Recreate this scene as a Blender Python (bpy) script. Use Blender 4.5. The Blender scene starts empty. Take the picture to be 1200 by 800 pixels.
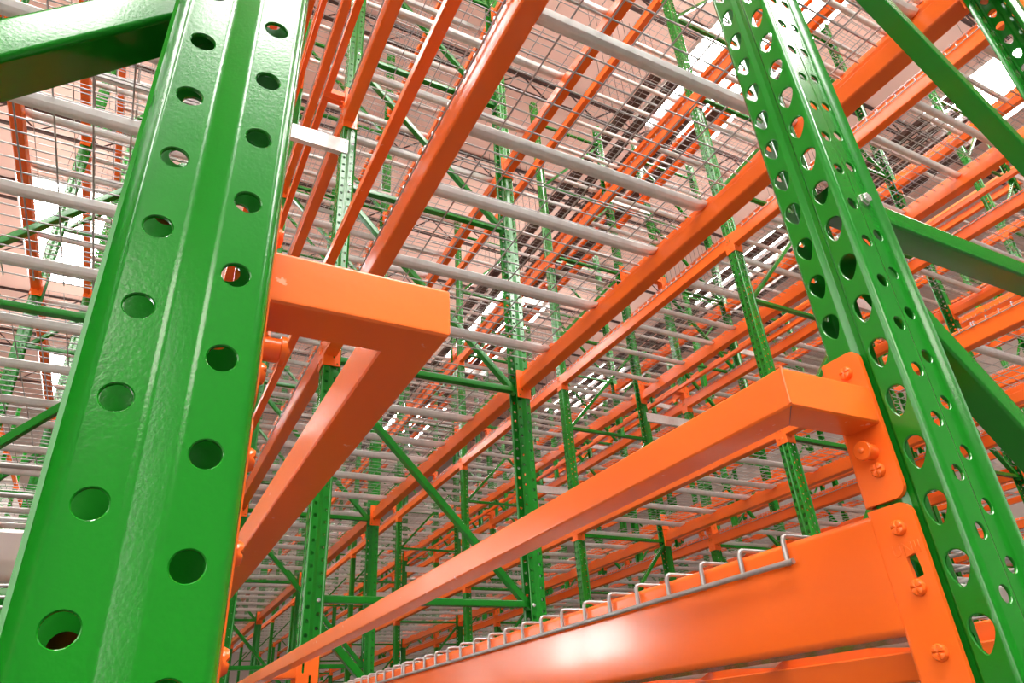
import bpy, bmesh, math, random
from mathutils import Vector, Matrix
random.seed(7)
S = 0.001                                   # everything below is written in millimetres
C = bpy.context.scene.collection
scene = bpy.context.scene

# ------------------------------------------------------------------ camera
R = [[0.88661895, -0.45863015, -0.05970948],
     [-0.18149539, -0.46376261, 0.86716991],
     [0.42540129, 0.75801229, 0.49441998]]   # rows: camera right, up, forward in world axes
F_PX = 815.0846
cam_d = bpy.data.cameras.new('camera')
cam = bpy.data.objects.new('camera', cam_d)
C.objects.link(cam)
cam_d.sensor_width = 36.0
cam_d.lens = 36.0 * F_PX / 1200.0
cam_d.clip_start = 0.01
cam_d.clip_end = 200
m = Matrix(((R[0][0], R[1][0], -R[2][0], 0),
            (R[0][1], R[1][1], -R[2][1], 0),
            (R[0][2], R[1][2], -R[2][2], 0), (0, 0, 0, 1)))
cam.matrix_world = m
scene.camera = cam

def project(x, y, z):
    q = [r[0]*x + r[1]*y + r[2]*z for r in R]
    if q[2] < 60: return None
    return (600 + F_PX*q[0]/q[2], 400 - F_PX*q[1]/q[2])

def seen_size(x0, x1, y0, y1, z0, z1, margin=150, nz=1):
    """rough size in the view of a box: 0 when it lies outside"""
    us = []; vs = []
    for x in (x0, x1):
        for k in range(7):
            y = y0 + (y1-y0)*k/6
            for z in [z0+(z1-z0)*q/nz for q in range(nz+1)]:
                p = project(x, y, z)
                if p is None: continue
                if -margin < p[0] < 1200+margin and -margin < p[1] < 800+margin:
                    us.append(p[0]); vs.append(p[1])
    if not us: return 0
    return max(1, (max(us)-min(us)+3) * (max(vs)-min(vs)+3))

# ------------------------------------------------------------------ materials
def srgb(r, g, b):
    f = lambda c: (c/255/12.92) if c/255 <= 0.04045 else ((c/255+0.055)/1.055)**2.4
    return (f(r), f(g), f(b), 1)

def new_mat(name):
    mt = bpy.data.materials.new(name); mt.use_nodes = True
    nt = mt.node_tree; bs = nt.nodes['Principled BSDF']
    return mt, nt, bs

def paint(name, col, col2, rough=0.25, bump=0.15, scale=220, coat=0.5, chip=None):
    mt, nt, bs = new_mat(name)
    N, L = nt.nodes, nt.links
    tc = N.new('ShaderNodeTexCoord')
    n1 = N.new('ShaderNodeTexNoise'); n1.inputs['Scale'].default_value = 6; n1.inputs['Detail'].default_value = 4
    L.new(tc.outputs['Object'], n1.inputs['Vector'])
    mix = N.new('ShaderNodeMix'); mix.data_type = 'RGBA'
    mix.inputs[6].default_value = col; mix.inputs[7].default_value = col2
    L.new(n1.outputs['Fac'], mix.inputs[0])
    out = mix.outputs[2]
    if chip:
        n3 = N.new('ShaderNodeTexNoise'); n3.inputs['Scale'].default_value = 45; n3.inputs['Detail'].default_value = 4
        L.new(tc.outputs['Object'], n3.inputs['Vector'])
        cr = N.new('ShaderNodeValToRGB'); cr.color_ramp.elements[0].position = 0.70; cr.color_ramp.elements[1].position = 0.72
        L.new(n3.outputs['Fac'], cr.inputs['Fac'])
        mx = N.new('ShaderNodeMix'); mx.data_type = 'RGBA'; mx.inputs[7].default_value = chip
        L.new(cr.outputs['Color'], mx.inputs[0]); L.new(out, mx.inputs[6]); out = mx.outputs[2]
    L.new(out, bs.inputs['Base Color'])
    n2 = N.new('ShaderNodeTexNoise'); n2.inputs['Scale'].default_value = scale; n2.inputs['Detail'].default_value = 1
    L.new(tc.outputs['Object'], n2.inputs['Vector'])
    bp = N.new('ShaderNodeBump'); bp.inputs['Strength'].default_value = bump; bp.inputs['Distance'].default_value = 0.0008
    L.new(n2.outputs['Fac'], bp.inputs['Height']); L.new(bp.outputs['Normal'], bs.inputs['Normal'])
    bs.inputs['Roughness'].default_value = rough
    bs.inputs['Coat Weight'].default_value = coat
    bs.inputs['Specular IOR Level'].default_value = 0.4
    bs.inputs['Coat Roughness'].default_value = 0.08
    return mt

def metal(name, col, rough=0.45, metallic=0.6, scale=30):
    mt, nt, bs = new_mat(name)
    N, L = nt.nodes, nt.links
    tc = N.new('ShaderNodeTexCoord')
    n1 = N.new('ShaderNodeTexNoise'); n1.inputs['Scale'].default_value = scale; n1.inputs['Detail'].default_value = 3
    L.new(tc.outputs['Object'], n1.inputs['Vector'])
    mix = N.new('ShaderNodeMix'); mix.data_type = 'RGBA'
    mix.inputs[6].default_value = [c*0.82 for c in col[:3]] + [1]; mix.inputs[7].default_value = [min(1, c*1.15) for c in col[:3]] + [1]
    L.new(n1.outputs['Fac'], mix.inputs[0]); L.new(mix.outputs[2], bs.inputs['Base Color'])
    bs.inputs['Metallic'].default_value = metallic
    bs.inputs['Roughness'].default_value = rough
    return mt

def glow(name, col, strength):
    mt, nt, bs = new_mat(name)
    bs.inputs['Base Color'].default_value = (0.8, 0.8, 0.8, 1)
    bs.inputs['Emission Color'].default_value = col
    bs.inputs['Emission Strength'].default_value = strength
    return mt

GREEN = paint('green_paint', srgb(14, 110, 20), srgb(22, 120, 24), 0.2, 0.1, 420, 0.15)
ORANGE = paint('orange_paint', srgb(234, 101, 30), srgb(238, 107, 34), 0.2, 0.12, 120, 0.15)
ORANGE_WORN = paint('worn_orange_paint', srgb(236, 104, 32), srgb(240, 110, 36), 0.26, 0.15, 120, 0.15, chip=srgb(244, 160, 120))
GALV = metal('galvanised_steel', srgb(214, 213, 210), 0.38, 0.4)
ZINC = metal('zinc_bolt', srgb(220, 220, 214), 0.25, 0.8)
WIRE = metal('galvanised_wire', srgb(166, 165, 163), 0.36, 0.65)
DARKSTEEL = metal('dark_brown_steel', srgb(70, 48, 42), 0.6, 0.0)
LAMP = glow('lamp_glow', (1.0, 0.97, 0.93, 1), 48)
CEILING_FILL = glow('lamp_uplight_glow', (1.0, 0.97, 0.93, 1), 8)

def room_mat(name, c1, c2, scale=0.6, rough=0.85):
    mt, nt, bs = new_mat(name); N, L = nt.nodes, nt.links
    tc = N.new('ShaderNodeTexCoord')
    n1 = N.new('ShaderNodeTexNoise'); n1.inputs['Scale'].default_value = scale; n1.inputs['Detail'].default_value = 6
    L.new(tc.outputs['Object'], n1.inputs['Vector'])
    mix = N.new('ShaderNodeMix'); mix.data_type = 'RGBA'; mix.inputs[6].default_value = c1; mix.inputs[7].default_value = c2
    L.new(n1.outputs['Fac'], mix.inputs[0]); L.new(mix.outputs[2], bs.inputs['Base Color'])
    bs.inputs['Roughness'].default_value = rough
    return mt
CEIL = room_mat('ceiling_paint', srgb(226, 188, 174), srgb(230, 194, 180))  # pink bounce light from the orange racks is put into this colour
CONC = room_mat('polished_concrete', srgb(88, 82, 78), srgb(98, 92, 88), 1.5, 0.6)
WALLM = room_mat('wall_paint', srgb(168, 156, 148), srgb(176, 164, 156))

# ------------------------------------------------------------------ mesh helpers
def weighted_normals(me, cs, strips=False):
    """corner normals weighted by face area, so big flats stay flat beside their small rounded edges"""
    np_ = len(me.polygons)
    if not any(p.use_smooth for p in me.polygons): return
    nor = [p.normal.copy() for p in me.polygons]; area = [p.area for p in me.polygons]; smo = [p.use_smooth for p in me.polygons]
    if strips:      # the flats of a folded sheet keep their own normal, the folds blend between them
        area = [1.0 if max(abs(n_.x), abs(n_.y)) > 0.9999 else 1e-4 for n_ in nor]
    at = [[] for _ in me.vertices]
    for p in me.polygons:
        if smo[p.index]:
            for v in p.vertices: at[v].append(p.index)
    out = []
    for p in me.polygons:
        i = p.index
        if not smo[i]:
            out += [tuple(nor[i])]*len(p.vertices); continue
        ni = nor[i]
        for v in p.vertices:
            a = [0.0, 0.0, 0.0]
            for j in at[v]:
                nj = nor[j]
                if j == i or ni.dot(nj) > cs:
                    w_ = area[j]; a[0] += nj.x*w_; a[1] += nj.y*w_; a[2] += nj.z*w_
            l = math.sqrt(a[0]*a[0]+a[1]*a[1]+a[2]*a[2]) or 1.0
            out.append((a[0]/l, a[1]/l, a[2]/l) if l > 1e-16 else tuple(ni))
    me.polygons.foreach_set('use_smooth', [True]*np_)
    me.normals_split_custom_set(out)

class MB:
    def __init__(s): s.v = []; s.f = []; s.sm = []; s.mi = []
    def add(s, vs, fs, smooth=False, mi=0):
        o = len(s.v); s.v += [tuple(v) for v in vs]
        for f in fs: s.f.append(tuple(i+o for i in f)); s.sm.append(smooth); s.mi.append(mi)
    def box(s, x0, x1, y0, y1, z0, z1, mi=0):
        v = [(x, y, z) for x in (x0, x1) for y in (y0, y1) for z in (z0, z1)]
        s.add(v, [(0,1,3,2), (4,6,7,5), (0,4,5,1), (2,3,7,6), (0,2,6,4), (1,5,7,3)], False, mi)
    def tube(s, pts, r, n=6, cap=True, mi=0, smooth=True):
        pts = [Vector(p) for p in pts]; rings = []
        up = None
        for i, p in enumerate(pts):
            d = ((pts[i]-pts[i-1]).normalized() if i else Vector((0,0,0))) + ((pts[i+1]-pts[i]).normalized() if i < len(pts)-1 else Vector((0,0,0)))
            d.normalize()
            a = Vector((0,0,1)) if abs(d.z) < 0.9 else Vector((0,1,0))
            if up is not None: a = up
            u = (a - d*a.dot(d))
            if u.length < 1e-4:
                a = Vector((1,0,0)); u = a - d*a.dot(d)
            u.normalize(); w = d.cross(u); up = u
            rings.append([p + (u*math.cos(2*math.pi*k/n) + w*math.sin(2*math.pi*k/n))*r for k in range(n)])
        vs = [v for ring in rings for v in ring]; fs = []
        for i in range(len(rings)-1):
            for k in range(n):
                fs.append((i*n+k, i*n+(k+1) % n, (i+1)*n+(k+1) % n, (i+1)*n+k))
        s.add(vs, fs, smooth, mi)
        if cap:
            o = len(s.v) - len(vs)
            s.f.append(tuple(o+k for k in range(n))[::-1]); s.sm.append(False); s.mi.append(mi)
            s.f.append(tuple(o+(len(rings)-1)*n+k for k in range(n))); s.sm.append(False); s.mi.append(mi)
    def extrude(s, prof, a, b, place, caps=True, smooth=True, mi=0):
        """closed 2D outline prof swept from a to b; place(u, v, t) -> xyz"""
        n = len(prof)
        vs = [place(u, v, a) for u, v in prof] + [place(u, v, b) for u, v in prof]
        s.add(vs, [(k, (k+1) % n, n+(k+1) % n, n+k) for k in range(n)], smooth, mi)
        if caps:
            o = len(s.v)-2*n
            s.f.append(tuple(o+k for k in range(n))[::-1]); s.sm.append(False); s.mi.append(mi)
            s.f.append(tuple(o+n+k for k in range(n))); s.sm.append(False); s.mi.append(mi)
    def lathe(s, prof, org, axis, n=20, lobes=0, amp=0.0, mi=0):
        """prof: (radius, distance along axis)"""
        ax = Vector(axis).normalized(); a = Vector((0,0,1)) if abs(ax.z) < 0.9 else Vector((0,1,0))
        u = (a-ax*a.dot(ax)).normalized(); w = ax.cross(u); org = Vector(org); vs = []; fs = []
        for i, (r, h) in enumerate(prof):
            for k in range(n):
                t = 2*math.pi*k/n
                hh = h*(1 - amp*max(0, math.cos(lobes*t))**3) if lobes else h
                vs.append(org + ax*hh + (u*math.cos(t)+w*math.sin(t))*r)
        for i in range(len(prof)-1):
            for k in range(n):
                fs.append((i*n+k, i*n+(k+1) % n, (i+1)*n+(k+1) % n, (i+1)*n+k))
        s.add(vs, fs, True, mi)
        o = len(s.v)-n
        s.f.append(tuple(o+k for k in range(n))); s.sm.append(False); s.mi.append(mi)
    def merge(s, o, fn=None):
        k = len(s.v); s.v += [fn(v) if fn else v for v in o.v]
        s.f += [tuple(i+k for i in f) for f in o.f]; s.sm += o.sm; s.mi += o.mi
    def mesh(s, name, mats, sharp=32, weld=False, strips=False):
        me = bpy.data.meshes.new(name)
        me.from_pydata([(v[0]*S, v[1]*S, v[2]*S) for v in s.v], [], s.f)
        me.polygons.foreach_set('use_smooth', s.sm)
        me.polygons.foreach_set('material_index', s.mi)
        for mt in (mats if isinstance(mats, (list, tuple)) else [mats]): me.materials.append(mt)
        bm = bmesh.new(); bm.from_mesh(me)
        if weld: bmesh.ops.remove_doubles(bm, verts=bm.verts, dist=2e-5)
        bmesh.ops.recalc_face_normals(bm, faces=bm.faces)
        bm.to_mesh(me); bm.free()
        me.update()
        weighted_normals(me, math.cos(math.radians(sharp)), strips)
        return me

def round_poly(pts, rads, n=4):
    """round the corners of a closed polygon"""
    out = []
    N = len(pts)
    for i in range(N):
        p = Vector(pts[i]); a = Vector(pts[i-1]); b = Vector(pts[(i+1) % N]); r = rads[i] if isinstance(rads, (list, tuple)) else rads
        if r <= 0: out.append(tuple(p)); continue
        da = (a-p).normalized(); db = (b-p).normalized()
        ang = da.angle(db); t = min(r/math.tan(ang/2), (a-p).length*0.49, (b-p).length*0.49); rr = t*math.tan(ang/2)
        p0 = p+da*t; p1 = p+db*t; c = p + (da+db).normalized()*(rr/math.sin(ang/2))
        for k in range(n+1):
            q = p0.lerp(p1, k/n); d = (q-c)
            out.append(tuple(c + d.normalized()*rr))
    return out

def plate(outline, holes, place, t0, t1, bev=0.8):
    """flat plate with holes; outline in 2D, place(u, v, t) -> xyz"""
    mb = MB()
    bm = bmesh.new()
    loops = [outline] + holes
    for lp in loops:
        vs = [bm.verts.new((p[0], p[1], 0)) for p in lp]
        for i in range(len(vs)): bm.edges.new((vs[i-1], vs[i]))
    bmesh.ops.triangle_fill(bm, edges=bm.edges[:], use_beauty=True)
    bm.verts.ensure_lookup_table(); bm.verts.index_update()
    co = [v.co.copy() for v in bm.verts]; fs = [tuple(v.index for v in f.verts) for f in bm.faces]
    bm.free()
    mb.add([place(c.x, c.y, t0) for c in co], fs)
    mb.add([place(c.x, c.y, t1) for c in co], fs)
    for lp in loops:
        n = len(lp)
        mb.add([place(u, v, t0) for u, v in lp]+[place(u, v, t1) for u, v in lp], [(k, (k+1) % n, n+(k+1) % n, n+k) for k in range(n)], True)
    return mb

# ------------------------------------------------------------------ objects
def link(name, data, parent=None, loc=(0, 0, 0), rot=0.0):
    o = bpy.data.objects.new(name, data); C.objects.link(o)
    if parent: o.parent = parent
    o.location = (loc[0]*S, loc[1]*S, loc[2]*S)
    if rot: o.rotation_euler = (0, 0, rot)
    return o

def tag(o, label, cat, group=None):
    o['label'] = label; o['category'] = cat; o['kind'] = 'thing'
    if group: o['group'] = group
    return o

def copy_tree(root, loc, rot=0.0):
    r = root.copy(); C.objects.link(r)
    r.location = (loc[0]*S, loc[1]*S, loc[2]*S); r.rotation_euler = (0, 0, rot)
    for ch in root.children:
        c = ch.copy(); C.objects.link(c); c.parent = r
        for g in ch.children:
            d = g.copy(); C.objects.link(d); d.parent = c
    return r

def structure(name, me, loc=(0, 0, 0)):
    o = link(name, me, None, loc); o['kind'] = 'structure'; return o

# ------------------------------------------------------------------ layout of the racks
PITCH = 50.8
BAY = 2515.0
Y0 = 373.0                       # centre of the first frame of every row
FLOOR = -1700.0
DEPTH = 1080.0
LEVELS = [0, 1, 2, 3, 4]
LV = 1524.0
# name : (x of the front face, x of the back face, flue side, phrase)
ROWS = {
    'R':  (605.0, 1685.0, -1, 'teardrop-holed post row'),
    'L':  (-1040.0, 40.0, +1, 'round-holed post row'),
    'A':  (3553.0, 4633.0, +1, 'first row past the aisle'),
    'B':  (5198.0, 6278.0, -1, 'second row past the aisle'),
    'D':  (8145.0, 9225.0, +1, 'third row past the aisle'),
    'E':  (9790.0, 10870.0, -1, 'fourth row past the aisle'),
    'G':  (12738.0, 13818.0, +1, 'fifth row past the aisle'),
    'K':  (-3987.0, -2907.0, -1, 'row behind the round-holed post'),
    'M':  (-5632.0, -4552.0, +1, 'second row behind the round-holed post'),
}
NBAY = 11
ORD = ['first', 'second', 'third', 'fourth', 'fifth', 'sixth', 'seventh', 'eighth', 'ninth', 'tenth', 'eleventh', 'twelfth']
def yk(k): return Y0 + BAY*k

# ------------------------------------------------------------------ upright column
def column_path(n_r):
    """cross-section of the roll-formed post, front at u=0 (towards -x), v along y. list of (s, u, v, strip) from one lip to the other"""
    half = [(0.0, 5.0), (2.2, 5.0), (3.4, 4.4), (7.2, 0.5), (8.6, 0.0)]
    # (v, u) pairs going outwards on one side, then back along the side
    c = []
    for k in range(n_r+1):
        a = math.pi/2*k/n_r
        c.append((38.6-7.6+7.6*math.sin(a), 7.6-7.6*math.cos(a)))
    side = [(38.6, 29.0), (37.6, 33.0), (31.0, 45.0), (29.6, 49.5), (29.6, 71.5), (30.8, 74.6), (38.2, 78.8)]
    pts = half + c + side
    return pts

def make_column(zlen, nz, nx, name, hole_n=True, nr=3):
    half = column_path(nr)
    # mark which segments hold punched holes: the flat of the front (8.5..31) and two flats of the side
    segs = []
    for i in range(len(half)-1):
        (v0, u0), (v1, u1) = half[i], half[i+1]
        kind = None
        if abs(u0-u1) < 1e-6 and abs(v1-v0) > 15: kind = 't'
        if abs(v0-v1) < 1e-6 and 15 < abs(u1-u0): kind = 's1' if v0 > 35 else 's2'
        segs.append((half[i], half[i+1], kind))
    ncell = int(zlen/PITCH)
    dz = PITCH/nz
    vs = []; fs = []; sm = []
    key = {}
    T = 2.6
    # unrolled sheet point -> index; a point = (side, seg index, fraction, z)
    def norm(i, fr, side):
        # smooth-ish normal: normal of segment (outward)
        (v0, u0), (v1, u1), _ = segs[i]
        dv, du = v1-v0, u1-u0
        l = math.hypot(dv, du); return (-dv/l, du/l)      # (du comp, dv comp) outward
    def vnorm(j):
        ns = []
        if j > 0: ns.append(norm(j-1, 0, 0))
        if j < len(segs): ns.append(norm(j, 0, 0))
        if j == 0: return (-1.0, 0.0)
        a = sum(n[0] for n in ns); b = sum(n[1] for n in ns); l = math.hypot(a, b); d = (a/l, b/l)
        f = 1/max(0.5, d[0]*ns[0][0]+d[1]*ns[0][1]); return (d[0]*f, d[1]*f)
    def P(side, i, fr, z, dep=0.0):
        (v0, u0), (v1, u1), _ = segs[i]
        v = v0+(v1-v0)*fr; u = u0+(u1-u0)*fr
        if fr <= 0: n = vnorm(i)
        elif fr >= 1: n = vnorm(i+1)
        else: n = norm(i, fr, side)
        out = (u - n[0]*dep, (v - n[1]*dep)*side, z); inn = (u - n[0]*T, (v - n[1]*T)*side, z)
        kk = (round(u, 2), round(v*side, 2), round(z, 2), dep)
        if kk not in key:
            key[kk] = len(vs); vs.append(out); vs.append(inn)
        return key[kk]
    edges = {}
    def face(idx, smooth=True):
        n = len(idx)
        if len(set(idx)) < 3: return
        fs.append(tuple(idx)); sm.append(smooth)
        fs.append(tuple(i+1 for i in idx)[::-1]); sm.append(smooth)
        for a, b in zip(idx, idx[1:]+idx[:1]):
            e = (min(a, b), max(a, b)); edges[e] = edges.get(e, 0)+1
    def teardrop(kind, n):
        pts = []
        if kind == 't':
            for k in range(n):
                a = 2*math.pi*k/n
                # wide round top, narrow round bottom that leans to the middle of the face
                yv = math.sin(a)
                if yv >= 0: w, h = 10.2, 10.5; cx, cz = 0.0, 4.5
                else:
                    w = 10.2*(1-0.40*(-yv)**1.5); h = 19.0; cx = -1.8*(-yv); cz = 4.5
                pts.append((math.cos(a)*w + cx, yv*h + cz))
        else:
            for k in range(n):
                a = 2*math.pi*k/n; pts.append((math.cos(a)*7.2, math.sin(a)*7.2))
        return pts
    hole = {'t': (20.6, 23.4, 0.0, teardrop), 's1': (19.0, 0.6, -0.2, teardrop), 's2': (61.0, 26.0, 0.9, teardrop)}
    # height phases chosen to match the punched pitch (the origin of the mesh is z = FLOOR)
    for side in (1, -1):
        for i, (a, b, kind) in enumerate(segs):
            if kind and hole_n:
                ctr, ph, off, fn = hole[kind]
                ph = round(ph/dz)*dz if kind == 't' or kind == 's2' else 0.0
                if kind == 't': ph = PITCH/2
                if kind == 's2': ph = PITCH/2
                for c_ in range(-1, ncell+1):
                    zb = c_*PITCH + ph; zt = zb+PITCH
                    if zt > zlen+1e-3 or zb < -1e-3:
                        # partial cells at the ends are left plain
                        lo = max(0, zb); hi = min(zlen, zt)
                        if hi-lo < 1: continue
                        nn = int(round((hi-lo)/dz))
                        for q in range(nn):
                            for w in range(nx):
                                face([P(side, i, w/nx, lo+q*dz), P(side, i, (w+1)/nx, lo+q*dz), P(side, i, (w+1)/nx, lo+(q+1)*dz), P(side, i, w/nx, lo+(q+1)*dz)])
                        continue
                    bd = []
                    for q in range(nz): bd.append((1.0, zb+dz*q))
                    for q in range(nx): bd.append((1.0-q/nx, zt))
                    for q in range(nz): bd.append((0.0, zt-dz*q))
                    for q in range(nx): bd.append((q/nx, zb))
                    L_ = (b[0]-a[0]) if kind == 't' else (b[1]-a[1])
                    base = a[0] if kind == 't' else a[1]
                    cz = zb+PITCH/2+off + (-2.4 if kind == 't' else 0)
                    n = len(bd); hp = teardrop(kind, n)
                    # start angle so that hole vertex k faces border vertex k
                    a0 = math.atan2(bd[0][1]-cz, (bd[0][0]*L_+base)-ctr)
                    k0 = int(round(a0/(2*math.pi)*n)) % n
                    hv = []; hw = []
                    for k in range(n):
                        hx, hz = hp[(k+k0) % n]
                        if nz > 4:
                            hv.append(P(side, i, (ctr+hx*1.09-base)/L_, cz+hz*1.07)); hw.append(P(side, i, (ctr+hx-base)/L_, cz+hz, 0.7))
                        else: hv.append(P(side, i, (ctr+hx-base)/L_, cz+hz))
                    for k in range(n):
                        k2 = (k+1) % n
                        face([P(side, i, *bd[k]), P(side, i, *bd[k2]), hv[k2], hv[k]], True)
                        if hw: face([hv[k], hv[k2], hw[k2], hw[k]], False)
            else:
                nn = int(round(zlen/dz)) if hole_n else 1
                step = dz if hole_n else zlen
                for q in range(nn):
                    face([P(side, i, 0, q*step), P(side, i, 1, q*step), P(side, i, 1, (q+1)*step), P(side, i, 0, (q+1)*step)])
    for (p, q), c_ in edges.items():
        if c_ == 1: fs.append((p, q, q+1, p+1)); sm.append(False)
    mb = MB(); mb.add(vs, [], True); mb.f = fs; mb.sm = sm; mb.mi = [0]*len(fs)
    return mb.mesh(name, GREEN, 60, strips=True)

COL_LEN = PITCH*177              # 8992 mm : post height
# mesh z=0 lies at world z such that side holes fall at 26.0 + n*50.8
Z_COL = 0.6 - PITCH*34           # = -1726.6 -> lifted onto the floor by the base plates below
FLOOR = Z_COL - 8
col_near = make_column(COL_LEN, 8, 6, 'column')
col_mid = make_column(COL_LEN, 2, 2, 'column_mid', True, 2)
col_far = make_column(COL_LEN, 1, 1, 'column_far', False, 1)

# braces : closed C sections, web towards -y
def brace_mesh(x0, z0, x1, z1, name, bolts=True):
    mb = MB(); d = Vector((x1-x0, 0, z1-z0)); L_ = d.length; d.normalize(); up = Vector((-d.z, 0, d.x))
    prof = round_poly([(-14.5, -17), (14.5, -17), (14.5, 17), (-14.5, 17)], [4, 4, 1.5, 1.5], 3)   # (height, y)
    o = Vector((x0, 0, z0))
    mb.extrude(prof, 0, L_, lambda u, v, t: tuple(o + d*t + up*u + Vector((0, v, 0))))
    me = mb.mesh(name, GREEN, 40)
    return me

XF, XB = 20.0, DEPTH-20.0          # inside the row frame, measured from the front face
hb_mesh = brace_mesh(30, 0, DEPTH-30, 0, 'horizontal_brace')
db_mesh = brace_mesh(36, 1010, DEPTH-62, -18, 'diagonal_brace')
db_mesh_r = brace_mesh(DEPTH-36, 1058, 62, -18, 'diagonal_brace_mirrored')
bp = MB(); bp.box(-15, 120, -60, 60, -8, 0)
for y in (-48, 48): bp.lathe([(9, 0), (9, 8), (5, 10)], (100, y, 0), (0, 0, 1), 6)
base_mesh = bp.mesh('base_plate', GREEN)
bt = MB(); bt.lathe([(8.6, 0), (8.6, 1.2), (7.2, 1.4), (7.2, 4.6), (5.8, 6.2), (0.5, 6.4)], (0, 0, 0), (0, -1, 0), 6)
bolt_mesh = bt.mesh('bolt', ZINC)

H_Z = [518 + 1067*i for i in range(-2, 7)]      # heights of the horizontal braces

def make_frame_tree(colmesh, mirror, bolts):
    """front posts at x=0 facing -x; origin on the floor under the front face"""
    root = link('upright_frame', None)
    root.empty_display_size = 0.1
    zc = Z_COL - FLOOR
    dzm = -4.4 if mirror else 0.0
    a = link('column', colmesh, root, (0, 0, zc))
    b = link('column', colmesh, root, (DEPTH, 0, zc), math.pi)
    for c_ in (a, b): link('base_plate', base_mesh, c_, (0, 0, 0))
    for z in H_Z:
        if z-FLOOR < 60: continue
        h = link('horizontal_brace', hb_mesh, root, (0, 0, z-FLOOR))
        if bolts:
            for x in (61, DEPTH-61):
                link('bolt', bolt_mesh, h, (x, -29.6, -8.4))
    for z in H_Z[:-1]:
        link('diagonal_brace', db_mesh_r if mirror else db_mesh, root, (0, 0, z-FLOOR))
    return root

def frame_far_mesh(mirror):
    """whole frame as one mesh for the small ones"""
    mb = MB()
    def grab(me, fn):
        o = len(mb.v); mb.v += [fn(Vector(v.co)/S) for v in me.vertices]
        for p in me.polygons: mb.f.append(tuple(i+o for i in p.vertices)); mb.sm.append(p.use_smooth); mb.mi.append(0)
    zc = Z_COL-FLOOR
    grab(col_far, lambda v: (v.x, v.y, v.z+zc)); grab(col_far, lambda v: (DEPTH-v.x, -v.y, v.z+zc))
    for z in H_Z:
        if z-FLOOR < 60: continue
        grab(hb_mesh, lambda v: (v.x, v.y, v.z+z-FLOOR))
    for z in H_Z[:-1]:
        grab(db_mesh_r if mirror else db_mesh, lambda v: (v.x, v.y, v.z+z-FLOOR))
    return mb.mesh('upright_frame', GREEN)

NEAR = {
    ('beam', 'R', 0, 0, 0): 'big glossy orange beam with wire hooks over its top edge, riveted to the teardrop post',
    ('beam', 'R', 0, 0, 1): 'orange beam glimpsed below the big glossy beam, with wire shadows on it',
    ('beam', 'R', 0, 1, 0): 'steep wide orange beam overhead with a row of bent wire ends along it',
    ('beam', 'R', 0, 1, 1): 'wide orange beam overhead whose inner side carries the grey deck supports',
    ('stop', 'R', 0, 0): 'worn orange tube with a bent end, bolted to the teardrop post above the big beam',
    ('stop', 'L', 0, 0): 'orange square tube with a mitred corner, fixed to the round-holed post',
    ('stop', 'R', 0, 1): 'narrow plain orange tube overhead beside the steep wide beam',
    ('deck', 'R', 0, 0, 0): 'wire deck whose hooked front edge wraps over the big glossy orange beam',
    ('frame', 'L', 0): 'big close green post with two rows of round holes, and its braces',
    ('frame', 'R', 0): 'close green frame with teardrop holes down the post and braces going right',
    ('frame', 'R', 1): 'green frame with white bolts and crossing braces, standing behind the bent orange tube',
}
frame_cache = {}
def place_frame(row, k):
    x0, x1, flue, phrase = ROWS[row]
    mirror = flue > 0
    y = yk(k)
    if row in 'RL': kind = 'near' if k <= 1 else 'mid'
    elif row in 'AB': kind = 'mid'
    else: kind = 'mid' if k <= 1 else 'far'
    if kind == 'mid' and k > 4: kind = 'far'
    dz = -4.4 if row == 'L' else 0
    key = (kind, mirror)
    if kind == 'far':
        if key not in frame_cache: frame_cache[key] = frame_far_mesh(mirror)
        o = link('upright_frame', frame_cache[key], None, (x0, y, FLOOR+dz))
    else:
        if key not in frame_cache:
            o = frame_cache[key] = make_frame_tree(col_near if kind == 'near' else col_mid, mirror, kind == 'near')
            o.location = (x0*S, y*S, (FLOOR+dz)*S)
        else:
            o = copy_tree(frame_cache[key], (x0, y, FLOOR+dz))
    tag(o, NEAR.get(('frame', row, k)) or 'green braced upright frame, %s from the row end, %s' % (ORD[k], phrase), 'rack frame', 'green upright frames')
    return o

# ------------------------------------------------------------------ connectors, beams, stops, decks
def rivet_mb(y, z, r=6.6, h=5.2, x=0.0):
    mb = MB()
    mb.lathe([(r*1.02, 0), (r*1.06, h*0.45), (r*0.86, h*0.9), (r*0.45, h), (0.3, h*0.86)], (x, y, z), (-1, 0, 0), 24, 4, 0.35)
    return mb

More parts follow.
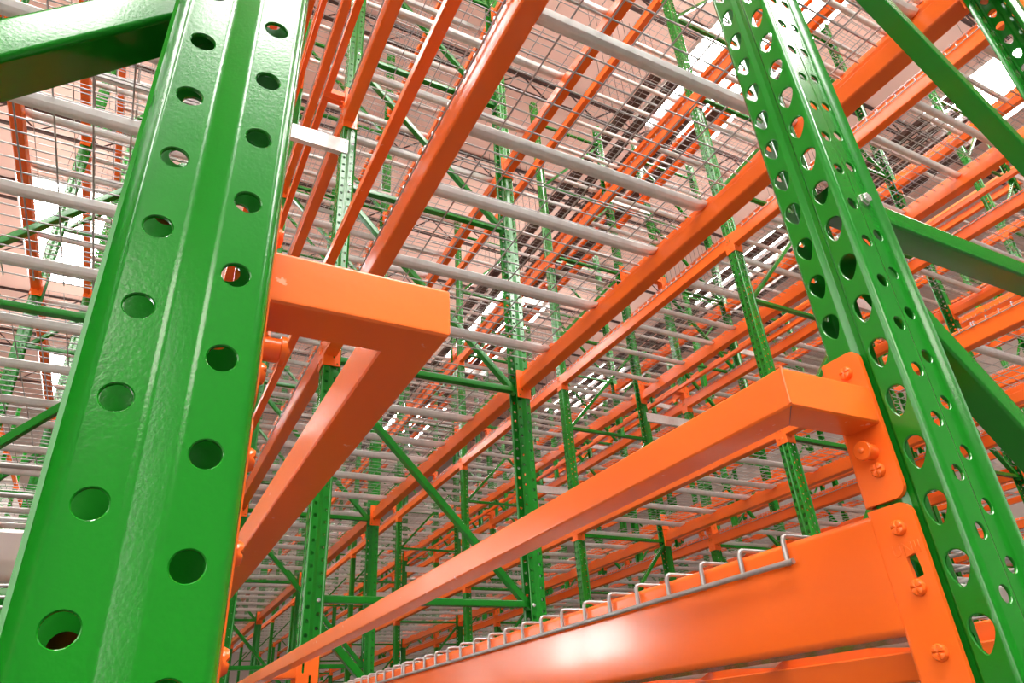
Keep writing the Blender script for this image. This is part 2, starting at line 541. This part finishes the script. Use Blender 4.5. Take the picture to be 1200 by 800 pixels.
def connector_mb(rivets, h0, h1, slots=True, hole_leg=True):
    """L plate that grips the post. Leg A lies on the post face (x=-4.5..0) from y=0 to 40, leg B runs across at y=37..41.5"""
    mb = MB()
    out = round_poly([(-1, h0), (40, h0), (40, h1), (-1, h1)], [11, 0, 0, 11], 5)
    holes = []
    if slots: holes.append(round_poly([(7.5, h0+95), (17.5, h0+93), (19, h0+112), (9, h0+114)], 1.6, 2))
    mb.merge(plate(out, holes, lambda u, v, t: (t, u, v), -4.5, 0))
    # rounded bend
    n = 5
    arc = [(40+4.5*math.sin(math.pi/2*k/n), -4.5+4.5*(1-math.cos(math.pi/2*k/n))) for k in range(n+1)]
    vs = []
    for y, x in arc: vs += [(x, y, h0), (x, y, h1)]
    mb.add(vs, [(2*k, 2*k+1, 2*k+3, 2*k+2) for k in range(n)], True)
    out = round_poly([(0, h0), (76, h0), (76, h1), (0, h1)], [0, 4, 4, 0], 3)
    H = h1-h0
    holes = []
    if hole_leg:
        holes = [round_poly([(15, h0+84), (23, h0+84), (23, h0+122), (15, h0+122)], 3.8, 3),
                 round_poly([(42, h0+40), (50, h0+40), (50, h0+78), (42, h0+78)], 3.8, 3),
                 round_poly([(58, h0+9), (67, h0+9), (67, h0+16), (58, h0+16)], 3.5, 3)]
    mb.merge(plate(out, holes, lambda u, v, t: (u, t, v), 40, 44.5))
    return mb

# load beam, local frame: x=0 outer face of the beam (flush with the post face), y=0 centre of the first frame, z=0 top of the beam
BEAM_H = 104.0; BEAM_W = 64.0
def beam_profile():
    # (x, z) ; step on the inner top side
    p = [(-5, -BEAM_H), (-5, 0), (36, 0), (36, -41), (BEAM_W-5, -41), (BEAM_W-5, -BEAM_H)]
    return round_poly(p, [7, 7, 5, 2.5, 4, 6], 4)
def beam_mb():
    mb = MB(); pf = beam_profile()
    mb.extrude(pf, 41, BAY-41, lambda u, v, t: (u, t, v))
    return mb
def flip(v): return (v[0], BAY-v[1], v[2])

conn_a = connector_mb(3, -155, 3)
def conn_rivets():
    return [rivet_mb(16, z, x=-4.5) for z in (-18, -69, -120)]

beam_rail = beam_mb().mesh('beam_rail', ORANGE, 30)
c0 = MB(); c0.merge(conn_a); conn_mesh = c0.mesh('end_connector', ORANGE, 30, weld=True)
c1 = MB(); c1.merge(conn_a, flip); conn_mesh2 = c1.mesh('end_connector_far_end', ORANGE, 30, weld=True)
rv = MB(); rv.merge(rivet_mb(0, 0)); rivet_mesh = rv.mesh('rivet', ORANGE, 40)
full = MB(); full.merge(beam_mb()); full.merge(conn_a); full.merge(conn_a, flip)
for r_ in conn_rivets(): full.merge(r_); full.merge(r_, flip)
beam_full = full.mesh('load_beam', ORANGE, 30)

def make_beam_tree():
    root = link('load_beam', None)
    root.empty_display_size = 0.1
    link('beam_rail', beam_rail, root)
    for me, fy in ((conn_mesh, 16), (conn_mesh2, BAY-16)):
        c = link('end_connector', me, root)
        for z in (-18, -69, -120): link('rivet', rivet_mesh, c, (-4.5, fy, z))
    return root

# pallet stop : square tube with two arms, local z=0 at the tube top, x=0 post face, reaching to x=-122
T_ = 38.0; REACH = 122.0
def stop_tube_mb():
    mb = MB(); b = 2.0
    pf = round_poly([(0, -T_), (T_, -T_), (T_, 0), (0, 0)], 3.0, 3)
    # mitred U: arm, run, arm
    x0 = -REACH
    def arm(v, sgn):
        ya, yb = (0, T_) if sgn > 0 else (BAY, BAY-T_)
        vs = []
        for (u, w) in pf:
            yy = ya + (yb-ya)*(u/T_)
            vs.append((-4.5, yy, w)); 
        for (u, w) in pf:
            yy = ya + (yb-ya)*(u/T_)
            vs.append((x0+u, yy, w))
        n = len(pf); mb.add(vs, [(k, (k+1) % n, n+(k+1) % n, n+k) for k in range(n)], True)
    arm(None, 1); arm(None, -1)
    n = len(pf)
    vs = [(x0+u, u, w) for u, w in pf] + [(x0+u, BAY-u, w) for u, w in pf]
    mb.add(vs, [(k, (k+1) % n, n+(k+1) % n, n+k) for k in range(n)], True)
    return mb
def seam_mb():
    # weld bead at the mitred corner
    mb = MB(); pts = [(-REACH-0.2, -0.2, -1+0.0)]
    for k in range(14): pts.append((-REACH-0.3, -0.3, -2.5-k*2.6))
    mb.tube(pts, 1.3, 6)
    return mb
stop_conn = connector_mb(2, -108, 42, slots=False)
def lock_mb():
    mb = MB()
    mb.lathe([(7.6, 0), (7.6, 11), (9.2, 11.4), (9.2, 14.2), (8.4, 15), (3.0, 15), (2.8, 16.6), (1.7, 17.4), (0.2, 17.6)], (-4.5, 18, -61), (-1, 0, 0), 28)
    return mb
stop_tube = stop_tube_mb().mesh('stop_tube', ORANGE_WORN, 30)
sw = MB(); sw.merge(seam_mb()); stop_weld = sw.mesh('weld_bead', ORANGE, 60)
q0 = MB(); q0.merge(stop_conn); sconn1 = q0.mesh('end_connector_stop', ORANGE, 30, weld=True)
q1 = MB(); q1.merge(stop_conn, flip); sconn2 = q1.mesh('end_connector_stop_far', ORANGE, 30, weld=True)
lk = lock_mb().mesh('lock_pin', ORANGE, 35)
lk2m = MB(); lk2m.merge(lock_mb(), flip); lk2 = lk2m.mesh('lock_pin_far', ORANGE, 35)
sf = MB(); sf.merge(stop_tube_mb()); sf.merge(stop_conn); sf.merge(stop_conn, flip); sf.merge(lock_mb()); sf.merge(lock_mb(), flip)
stop_full = sf.mesh('pallet_stop', ORANGE, 30)
def seam_line_mb():
    mb = MB(); z = -T_
    a = Vector((-REACH+1.5, 1.5, z)); b = Vector((-REACH+T_-3, T_-3, z)); d = (b-a).normalized(); w_ = Vector((-d.y, d.x, 0))*0.35
    mb.add([tuple(a-w_), tuple(a+w_), tuple(b+w_*0.4), tuple(b-w_*0.4)] + [tuple(p+Vector((0, 0, -0.15))) for p in (a-w_, a+w_, b+w_*0.4, b-w_*0.4)],
           [(0,1,2,3), (4,5,6,7), (0,1,5,4), (1,2,6,5), (2,3,7,6), (3,0,4,7)])
    return mb
seam_me = seam_line_mb().mesh('mitre_gap', DARKSTEEL)
def make_stop_tree():
    root = link('pallet_stop', None); root.empty_display_size = 0.1
    t = link('stop_tube', stop_tube, root); link('weld_bead', stop_weld, t); link('mitre_gap', seam_me, t)
    for me, fy, l in ((sconn1, 17, lk), (sconn2, BAY-17, lk2)):
        c = link('end_connector', me, root)
        link('rivet', rivet_mesh, c, (-4.5, fy, 22)); link('rivet', rivet_mesh, c, (-4.5, fy, -79))
        link('lock_pin', l, c)
    return root

# wire deck, local x=0 at the front beam's face, y=0 at the deck's first edge, z=0 at the beam top
DW = 1168.0
def wires_mb(n):
    mb = MB(); r = 2.7
    nx = 19; step = (DW-12)/(nx-1)
    for i in range(nx):
        y = 6+i*step
        xa, xb = -9.5, DEPTH+9.5
        pts = [(xa, y, -24), (xa, y, 1), (xa+2, y, 5.0), (xa+6, y, 6.5), (xb-6, y, 6.5), (xb-2, y, 5.0), (xb, y, 1), (xb, y, -24)]
        if n <= 4: pts = [pts[0], (xa, y, 6.5), (xb, y, 6.5), pts[-1]]
        mb.tube(pts, r, n)
    ny = 10
    for j in range(ny):
        x = 80 + j*(DEPTH-160)/(ny-1)
        mb.tube([(x, -4, 1.6), (x, DW+4, 1.6)], r, n)
    for x in (-12.6, DEPTH+12.6): mb.tube([(x, -4, -21.5), (x, DW+4, -21.5)], r*1.12, n)
    return mb
def support_mb(y):
    mb = MB()
    pf = round_poly([(-25, 0), (25, 0), (18, -22), (10, -34), (-10, -34), (-18, -22)], [3, 3, 8, 9, 9, 8], 3)
    x0, x1 = 37.5, DEPTH-37.5
    n = len(pf); vs = []
    for x, f in ((x0, 0.35), (x0+45, 1), (x1-45, 1), (x1, 0.35)):
        vs += [(x, y+u*(1 if f == 1 else 1.05), -2.0+v*f) for u, v in pf]
    mb.add(vs, [(q*n+k, q*n+(k+1) % n, (q+1)*n+(k+1) % n, (q+1)*n+k) for q in range(3) for k in range(n)], True)
    mb.add(vs[:n], [tuple(range(n))]); mb.add(vs[-n:], [tuple(range(n))])
    return mb
wires_near = wires_mb(8).mesh('wire_mesh', WIRE, 60)
wires_far = wires_mb(4).mesh('wire_mesh_fine', WIRE, 180)
sup_meshes = [support_mb(y).mesh('support_channel', GALV, 40) for y in (150, 584, 1018)]
def make_deck_tree(w):
    root = link('wire_deck', None); root.empty_display_size = 0.1
    link('wire_mesh', w, root)
    for sm_ in sup_meshes: link('support_channel', sm_, root)
    return root
dfm = MB(); dfm.merge(wires_mb(3))
for y in (150, 584, 1018): dfm.merge(support_mb(y))
deck_full = dfm.mesh('wire_deck', GALV, 50)

# ------------------------------------------------------------------ collect everything the racks hold
frames = []; beams = []; stops = []; decks = []
for row, (x0, x1, flue, phrase) in ROWS.items():
    for k in range(NBAY+1):
        sz = seen_size(x0, x1, yk(k)-40, yk(k)+40, 0, 7290, 150, 14)
        if sz or (row in 'RL' and k == 0): frames.append((sz, row, k))
    for k in range(NBAY):
        for lv in LEVELS:
            z = 160 + LV*lv
            for side in (0, 1):
                x = x0 if side == 0 else x1
                sz = seen_size(x-60, x+60, yk(k), yk(k+1), z-104, z)
                if sz: beams.append((sz, row, k, lv, side))
            fs_ = 0 if flue < 0 else 1
            x = (x0-122) if flue < 0 else (x1+122)
            zs = z+115
            sz = seen_size(x-20, x+20, yk(k), yk(k+1), zs-38, zs)
            if sz: stops.append((sz, row, k, lv, fs_))
            for d in (0, 1):
                off = (130 if row == 'L' else 17 if lv else 137) + d*DW
                sz = seen_size(x0, x1, yk(k)+off, yk(k)+off+DW, z, z+5)
                if sz: decks.append((sz, row, k, lv, d))
# how many frames, beams, stops and decks
LIMIT = 298
merged_left = {}
def split(lst):
    lst = sorted(lst, key=lambda t: -t[0]); return lst[:LIMIT], lst[LIMIT:]

def bulk(name, items, me, fn, label, cat):
    """the smallest repeats, past the first three hundred, as one object"""
    if not items: return
    n = len(me.vertices); co = [0.0]*(3*n); me.vertices.foreach_get('co', co)
    polys = [tuple(p.vertices) for p in me.polygons]
    vs = []; fs = []
    for it in items:
        x, y, z, rot = fn(it); o = len(vs); c_, s_ = math.cos(rot), math.sin(rot)
        for i in range(n):
            a, b, c2 = co[3*i], co[3*i+1], co[3*i+2]
            vs.append((x*S + a*c_-b*s_, y*S + a*s_+b*c_, z*S+c2))
        fs += [tuple(i+o for i in p) for p in polys]
    nm = bpy.data.meshes.new(name); nm.from_pydata(vs, [], fs)
    for mt in me.materials: nm.materials.append(mt)
    o = link(name, nm); tag(o, label, cat); o['kind'] = 'stuff'

frames.sort(key=lambda t: -t[0])
for sz, row, k in frames[:300]: place_frame(row, k)

def beam_pose(it):
    _, row, k, lv, side = it
    x0, x1 = ROWS[row][:2]
    z = 160+LV*lv
    if side == 0: return (x0, yk(k), z, 0.0)
    return (x1, yk(k+1), z, math.pi)
LVN = ['first', 'second', 'third', 'fourth', 'top']
def side_name(row, side):
    flue = ROWS[row][2]
    return 'flue side' if (side == 0) == (flue < 0) else 'aisle side'

top, rest = split(beams)
proto = None
for n, it in enumerate(top):
    _, row, k, lv, side = it; x, y, z, rot = beam_pose(it)
    if n < 150:
        if proto is None:
            proto = make_beam_tree(); o = proto; o.location = (x*S, y*S, z*S); o.rotation_euler = (0, 0, rot)
        else: o = copy_tree(proto, (x, y, z), rot)
    else: o = link('load_beam', beam_full, None, (x, y, z), rot)
    tag(o, NEAR.get(('beam', row, k, lv, side)) or 'orange load beam, %s, %s level, %s bay, %s' % (side_name(row, side), LVN[lv], ORD[k], ROWS[row][3]), 'rack beam', 'orange load beams')
bulk('small_load_beams', rest, beam_full, beam_pose, 'mass of small orange load beams deep in the racks', 'rack beams')

# the faint letters pressed into the close connector
close = [o for o in C.objects if o.get('label') == NEAR[('beam', 'R', 0, 0, 0)]]
for o in close:
    cn = [c for c in o.children if c.name.startswith('end_connector')][0]
    fc = bpy.data.curves.new('pressed_letters', 'FONT'); fc.body = 'UNII'; fc.size = 0.0145; fc.extrude = 0.0003; fc.bevel_depth = 0.0002
    fc.align_x = 'CENTER'; fc.align_y = 'CENTER'; fc.materials.append(ORANGE)
    tmp = bpy.data.objects.new('pressed_letters_text', fc); C.objects.link(tmp)
    lm = bpy.data.meshes.new_from_object(tmp.evaluated_get(bpy.context.evaluated_depsgraph_get()))
    bpy.data.objects.remove(tmp)
    t = bpy.data.objects.new('pressed_letters', lm); C.objects.link(t); t.parent = cn
    t.matrix_local = Matrix(((0, 0, -1, -0.0046), (-1, 0, 0, 0.0165), (0, 1, 0, -0.037), (0, 0, 0, 1)))

def stop_pose(it):
    _, row, k, lv, side = it
    x0, x1 = ROWS[row][:2]; z = 160+LV*lv+115
    if side == 0: return (x0, yk(k), z, 0.0)
    return (x1, yk(k+1), z, math.pi)
top, rest = split(stops); proto = None
for n, it in enumerate(top):
    _, row, k, lv, side = it; x, y, z, rot = stop_pose(it)
    if n < 60:
        if proto is None:
            proto = make_stop_tree(); o = proto; o.location = (x*S, y*S, z*S); o.rotation_euler = (0, 0, rot)
        else: o = copy_tree(proto, (x, y, z), rot)
    else: o = link('pallet_stop', stop_full, None, (x, y, z), rot)
    tag(o, NEAR.get(('stop', row, k, lv)) or 'orange square tube pallet stop, %s level, %s bay, %s' % (LVN[lv], ORD[k], ROWS[row][3]), 'pallet stop', 'orange pallet stops in the flues')

def deck_pose(it):
    _, row, k, lv, d = it
    off = (130 if row == 'L' else 17 if lv else 137) + d*(DW+1)
    return (ROWS[row][0], yk(k)+off, 160+LV*lv, 0.0)
top, rest = split(decks); proto = {}
for n, it in enumerate(top):
    _, row, k, lv, d = it; x, y, z, rot = deck_pose(it)
    w = wires_near if n < 40 else wires_far
    if w.name not in proto:
        proto[w.name] = o = make_deck_tree(w); o.location = (x*S, y*S, z*S)
    else: o = copy_tree(proto[w.name], (x, y, z), rot)
    tag(o, NEAR.get(('deck', row, k, lv, d)) or 'galvanised wire deck, %s half, %s level, %s bay, %s' % ('near' if d == 0 else 'far', LVN[lv], ORD[k], ROWS[row][3]), 'wire deck', 'galvanised wire decks')
bulk('small_wire_decks', rest, deck_full, deck_pose, 'mass of small galvanised wire decks deep in the racks', 'wire decks')

# ------------------------------------------------------------------ row spacers across the flues
def spacer(xa, xb):
    mb = MB(); L_ = xb-xa
    def pl(u, v, t): return (u, t, v)
    hs = []
    for cx in (16, L_-16):
        for cz in (-25, 25):
            hs.append([(cx+5*math.cos(2*math.pi*k/12), cz+5*math.sin(2*math.pi*k/12)) for k in range(12)])
    mb.merge(plate([(0, -50), (L_, -50), (L_, 50), (0, 50)], hs, pl, -2.5, 0))
    mb.box(0, L_, -2.5, 28, -50, -47.5); mb.box(0, L_, -2.5, 28, 47.5, 50)
    return mb.mesh('row_spacer', GALV)
sp_mesh = spacer(0, 635)
n = 0
for (xa, ph) in ((5, 'between the round-holed and teardrop-holed posts'), (4598, 'between the first and second rows past the aisle'), (9190, 'between the third and fourth rows past the aisle'), (-4587, 'behind the round-holed post rows')):
    for k in range(1, 7):
        for z, zn in ((2901, 'lower'), (5950, 'upper')):
            if seen_size(xa, xa+635, yk(k)-42, yk(k)-38, z-50, z+50, 0):
                o = link('row_spacer', sp_mesh, None, (xa, yk(k)-41.5, z))
                tag(o, 'grey steel spacer bar, %s, %s frame, %s' % (zn, ORD[k], ph), 'spacer bar', 'grey row spacers across the flues')

# ------------------------------------------------------------------ the building
ZC = 12400.0
XL, XR, YN, YF = -9000.0, 19000.0, -9000.0, 30000.0
fl = MB(); fl.box(XL, XR, YN, YF, -200, 0); structure('floor', fl.mesh('floor', CONC), (0, 0, FLOOR))
ce = MB()
ce.box(XL, XR, YN, YF, 0, 120)
structure('ceiling', ce.mesh('ceiling', CEIL), (0, 0, ZC))
wf = MB(); wf.box(XL, XR, YF, YF+200, FLOOR, ZC+60); structure('wall_far', wf.mesh('wall_far', WALLM))
wl = MB(); wl.box(XL-200, XL, YN, YF, FLOOR, ZC+60); structure('wall_left', wl.mesh('wall_left', WALLM))
wr = MB(); wr.box(XR, XR+200, YN, YF, FLOOR, ZC+60); structure('wall_right', wr.mesh('wall_right', WALLM))

# bar joists under the roof, running across the rows
def joist_mesh():
    mb = MB(); L_ = XR-XL-200
    for z in (-30, -560):
        mb.box(0, L_, -35, -5, z-25, z+25); mb.box(0, L_, 5, 35, z-25, z+25)
    n = int(L_/600)
    for i in range(n):
        x = i*1200
        if x > L_-1200: break
        mb.tube([(x, 0, -30), (x+600, 0, -560)], 20, 4); mb.tube([(x+600, 0, -560), (x+1200, 0, -30)], 20, 4)
    return mb.mesh('roof_joist', DARKSTEEL, 30)
jm = joist_mesh()
for i in range(10):
    y = 3400 + i*2600
    o = link('roof_joist', jm, None, (XL+100, y, ZC-5))
    tag(o, 'dark open web roof joist, %s from the row ends' % (['first','second','third','fourth','fifth','sixth','seventh','eighth','ninth','tenth','eleventh','twelfth','thirteenth','fourteenth'][i]), 'roof joist', 'dark roof joists')

# lamps hung over the aisles: a row of LED panels
def lamp_tree():
    root = link('ceiling_lamp', None); root.empty_display_size = 0.1
    mb = MB(); mb.box(-820, 820, -1750, 1750, 0, 70)
    link('lamp_housing', mb.mesh('lamp_housing', GALV), root)
    g = MB()
    for i in range(4):
        for j in range(2):
            x = -790+i*400; y = -1710+j*1730
            g.box(x, x+370, y, y+1690, -8, 2)
    link('lamp_panel', g.mesh('lamp_panel', LAMP), root)
    u = MB(); u.box(-760, 760, -1690, 1690, 68, 80)  # glowing top added to the lamps to brighten the ceiling
    link('uplight_panel', u.mesh('uplight_panel', CEILING_FILL), root)
    w = MB()
    for x in (-300, 300):
        for y in (-700, 700): w.tube([(x, y, 70), (x, y, 3200)], 4, 4)
    link('hanging_rod', w.mesh('hanging_rod', DARKSTEEL), root)
    return root
lp = None
for xn, x, ys in (('aisle behind the round-holed post', -2300, (-6500, -2500, 5200, 13700, 20600)), ('aisle beside the teardrop-holed post', 2620, (-6500, -3000)), ('cross aisle by the row ends', 200, (-5200,)), ('aisle past the second far row', 7150, (-6500, -2000, 4700, 13800, 20300)), ('aisle past the fourth far row', 11800, (2500, 9000, 16000))):
    for i, y in enumerate(ys):
        if lp is None: lp = lamp_tree(); o = lp; o.location = (x*S, y*S, 9.2)
        else: o = copy_tree(lp, (x, y, 9200))
        tag(o, 'white glowing lamp panel, %s, over the %s' % (ORD[i], xn), 'ceiling lamp', 'ceiling lamps over the aisles')

# dark trays slung side by side over two of the aisles
def tray_mesh(y0):
    mb = MB(); L_ = 21000
    mb.box(-85, 85, 0, L_, 0, 8); mb.box(-85, -79, 0, L_, 0, 90); mb.box(79, 85, 0, L_, 0, 90)
    for ya in (6600, 11000, 17800, 22200, 24300):
        y = ya-y0
        mb.tube([(-82, y, 60), (-82, y, 3448)], 6, 4); mb.tube([(82, y, 60), (82, y, 3448)], 6, 4)
    return mb.mesh('cable_tray', DARKSTEEL, 30)
for xa, ph in ((5980, 'aisle past the second far row'), (10950, 'aisle past the fourth far row')):
    tm = tray_mesh(5200 if xa < 9000 else 3600)
    for i in range(5):
        o = link('cable_tray', tm, None, (xa+i*340, 5200 if xa < 9000 else 3600, 8950))
        tag(o, 'dark brown overhead cable tray, %s of five over the %s' % (ORD[i], ph), 'cable tray', 'dark cable trays over the aisles')

# unseen glowing panel added on the side wall for the big beam's highlight
wm = MB(); wm.box(XL-10, XL+6, 13900, 16900, 400, 4000)
structure('window_1', wm.mesh('window_1', glow('window_daylight', (0.93, 1.0, 0.97, 1), 38)))
SIDE_FILL = glow('window_soft_daylight', (1.0, 0.97, 0.93, 1), 5.5)  # more added panels, brighten the rack faces turned to the side wall
for i, (ya, yb) in enumerate(((-8000, -3000), (-1500, 3500), (20000, 26000))):
    wm = MB(); wm.box(XL-10, XL+6, ya, yb, 300, 7500)
    structure('window_%d' % (i+2), wm.mesh('window_%d' % (i+2), SIDE_FILL))

# ------------------------------------------------------------------ light
w = bpy.data.worlds.new('world'); scene.world = w; w.use_nodes = True
wn = w.node_tree.nodes; wl_ = w.node_tree.links
bg = wn['Background']
wtc = wn.new('ShaderNodeTexCoord'); wsep = wn.new('ShaderNodeSeparateXYZ')
wl_.new(wtc.outputs['Generated'], wsep.inputs[0])
wr_ = wn.new('ShaderNodeValToRGB')
wr_.color_ramp.elements[0].position = 0.0; wr_.color_ramp.elements[0].color = (0.05, 0.05, 0.05, 1)
wr_.color_ramp.elements[1].position = 0.12; wr_.color_ramp.elements[1].color = (1.0, 0.97, 0.94, 1)
wl_.new(wsep.outputs[2], wr_.inputs[0]); wl_.new(wr_.outputs[0], bg.inputs[0])
bg.inputs[1].default_value = 0.4

wl_d = bpy.data.lights.new('work_light', 'AREA'); wl_d.shape = 'RECTANGLE'; wl_d.size = 0.9; wl_d.size_y = 0.5  # added unseen light behind the camera, brightens the near front faces
wl_d.energy = 26; wl_d.color = (1.0, 0.93, 0.82)
wlo = bpy.data.objects.new('work_light', wl_d); C.objects.link(wlo)
wlo.location = (-0.7, -1.9, 1.5)
wlo.rotation_euler = (Vector((0.35, 0.4, 0.3))-wlo.location).to_track_quat('-Z', 'Y').to_euler()

scene.view_settings.view_transform = 'Standard'
scene.view_settings.look = 'None'
scene.view_settings.exposure = -0.4
scene.view_settings.gamma = 1.0
scene.view_settings.use_curve_mapping = False
scene.cycles.use_denoising = True
scene.cycles.max_bounces = 8
scene.cycles.diffuse_bounces = 5
scene.cycles.glossy_bounces = 4
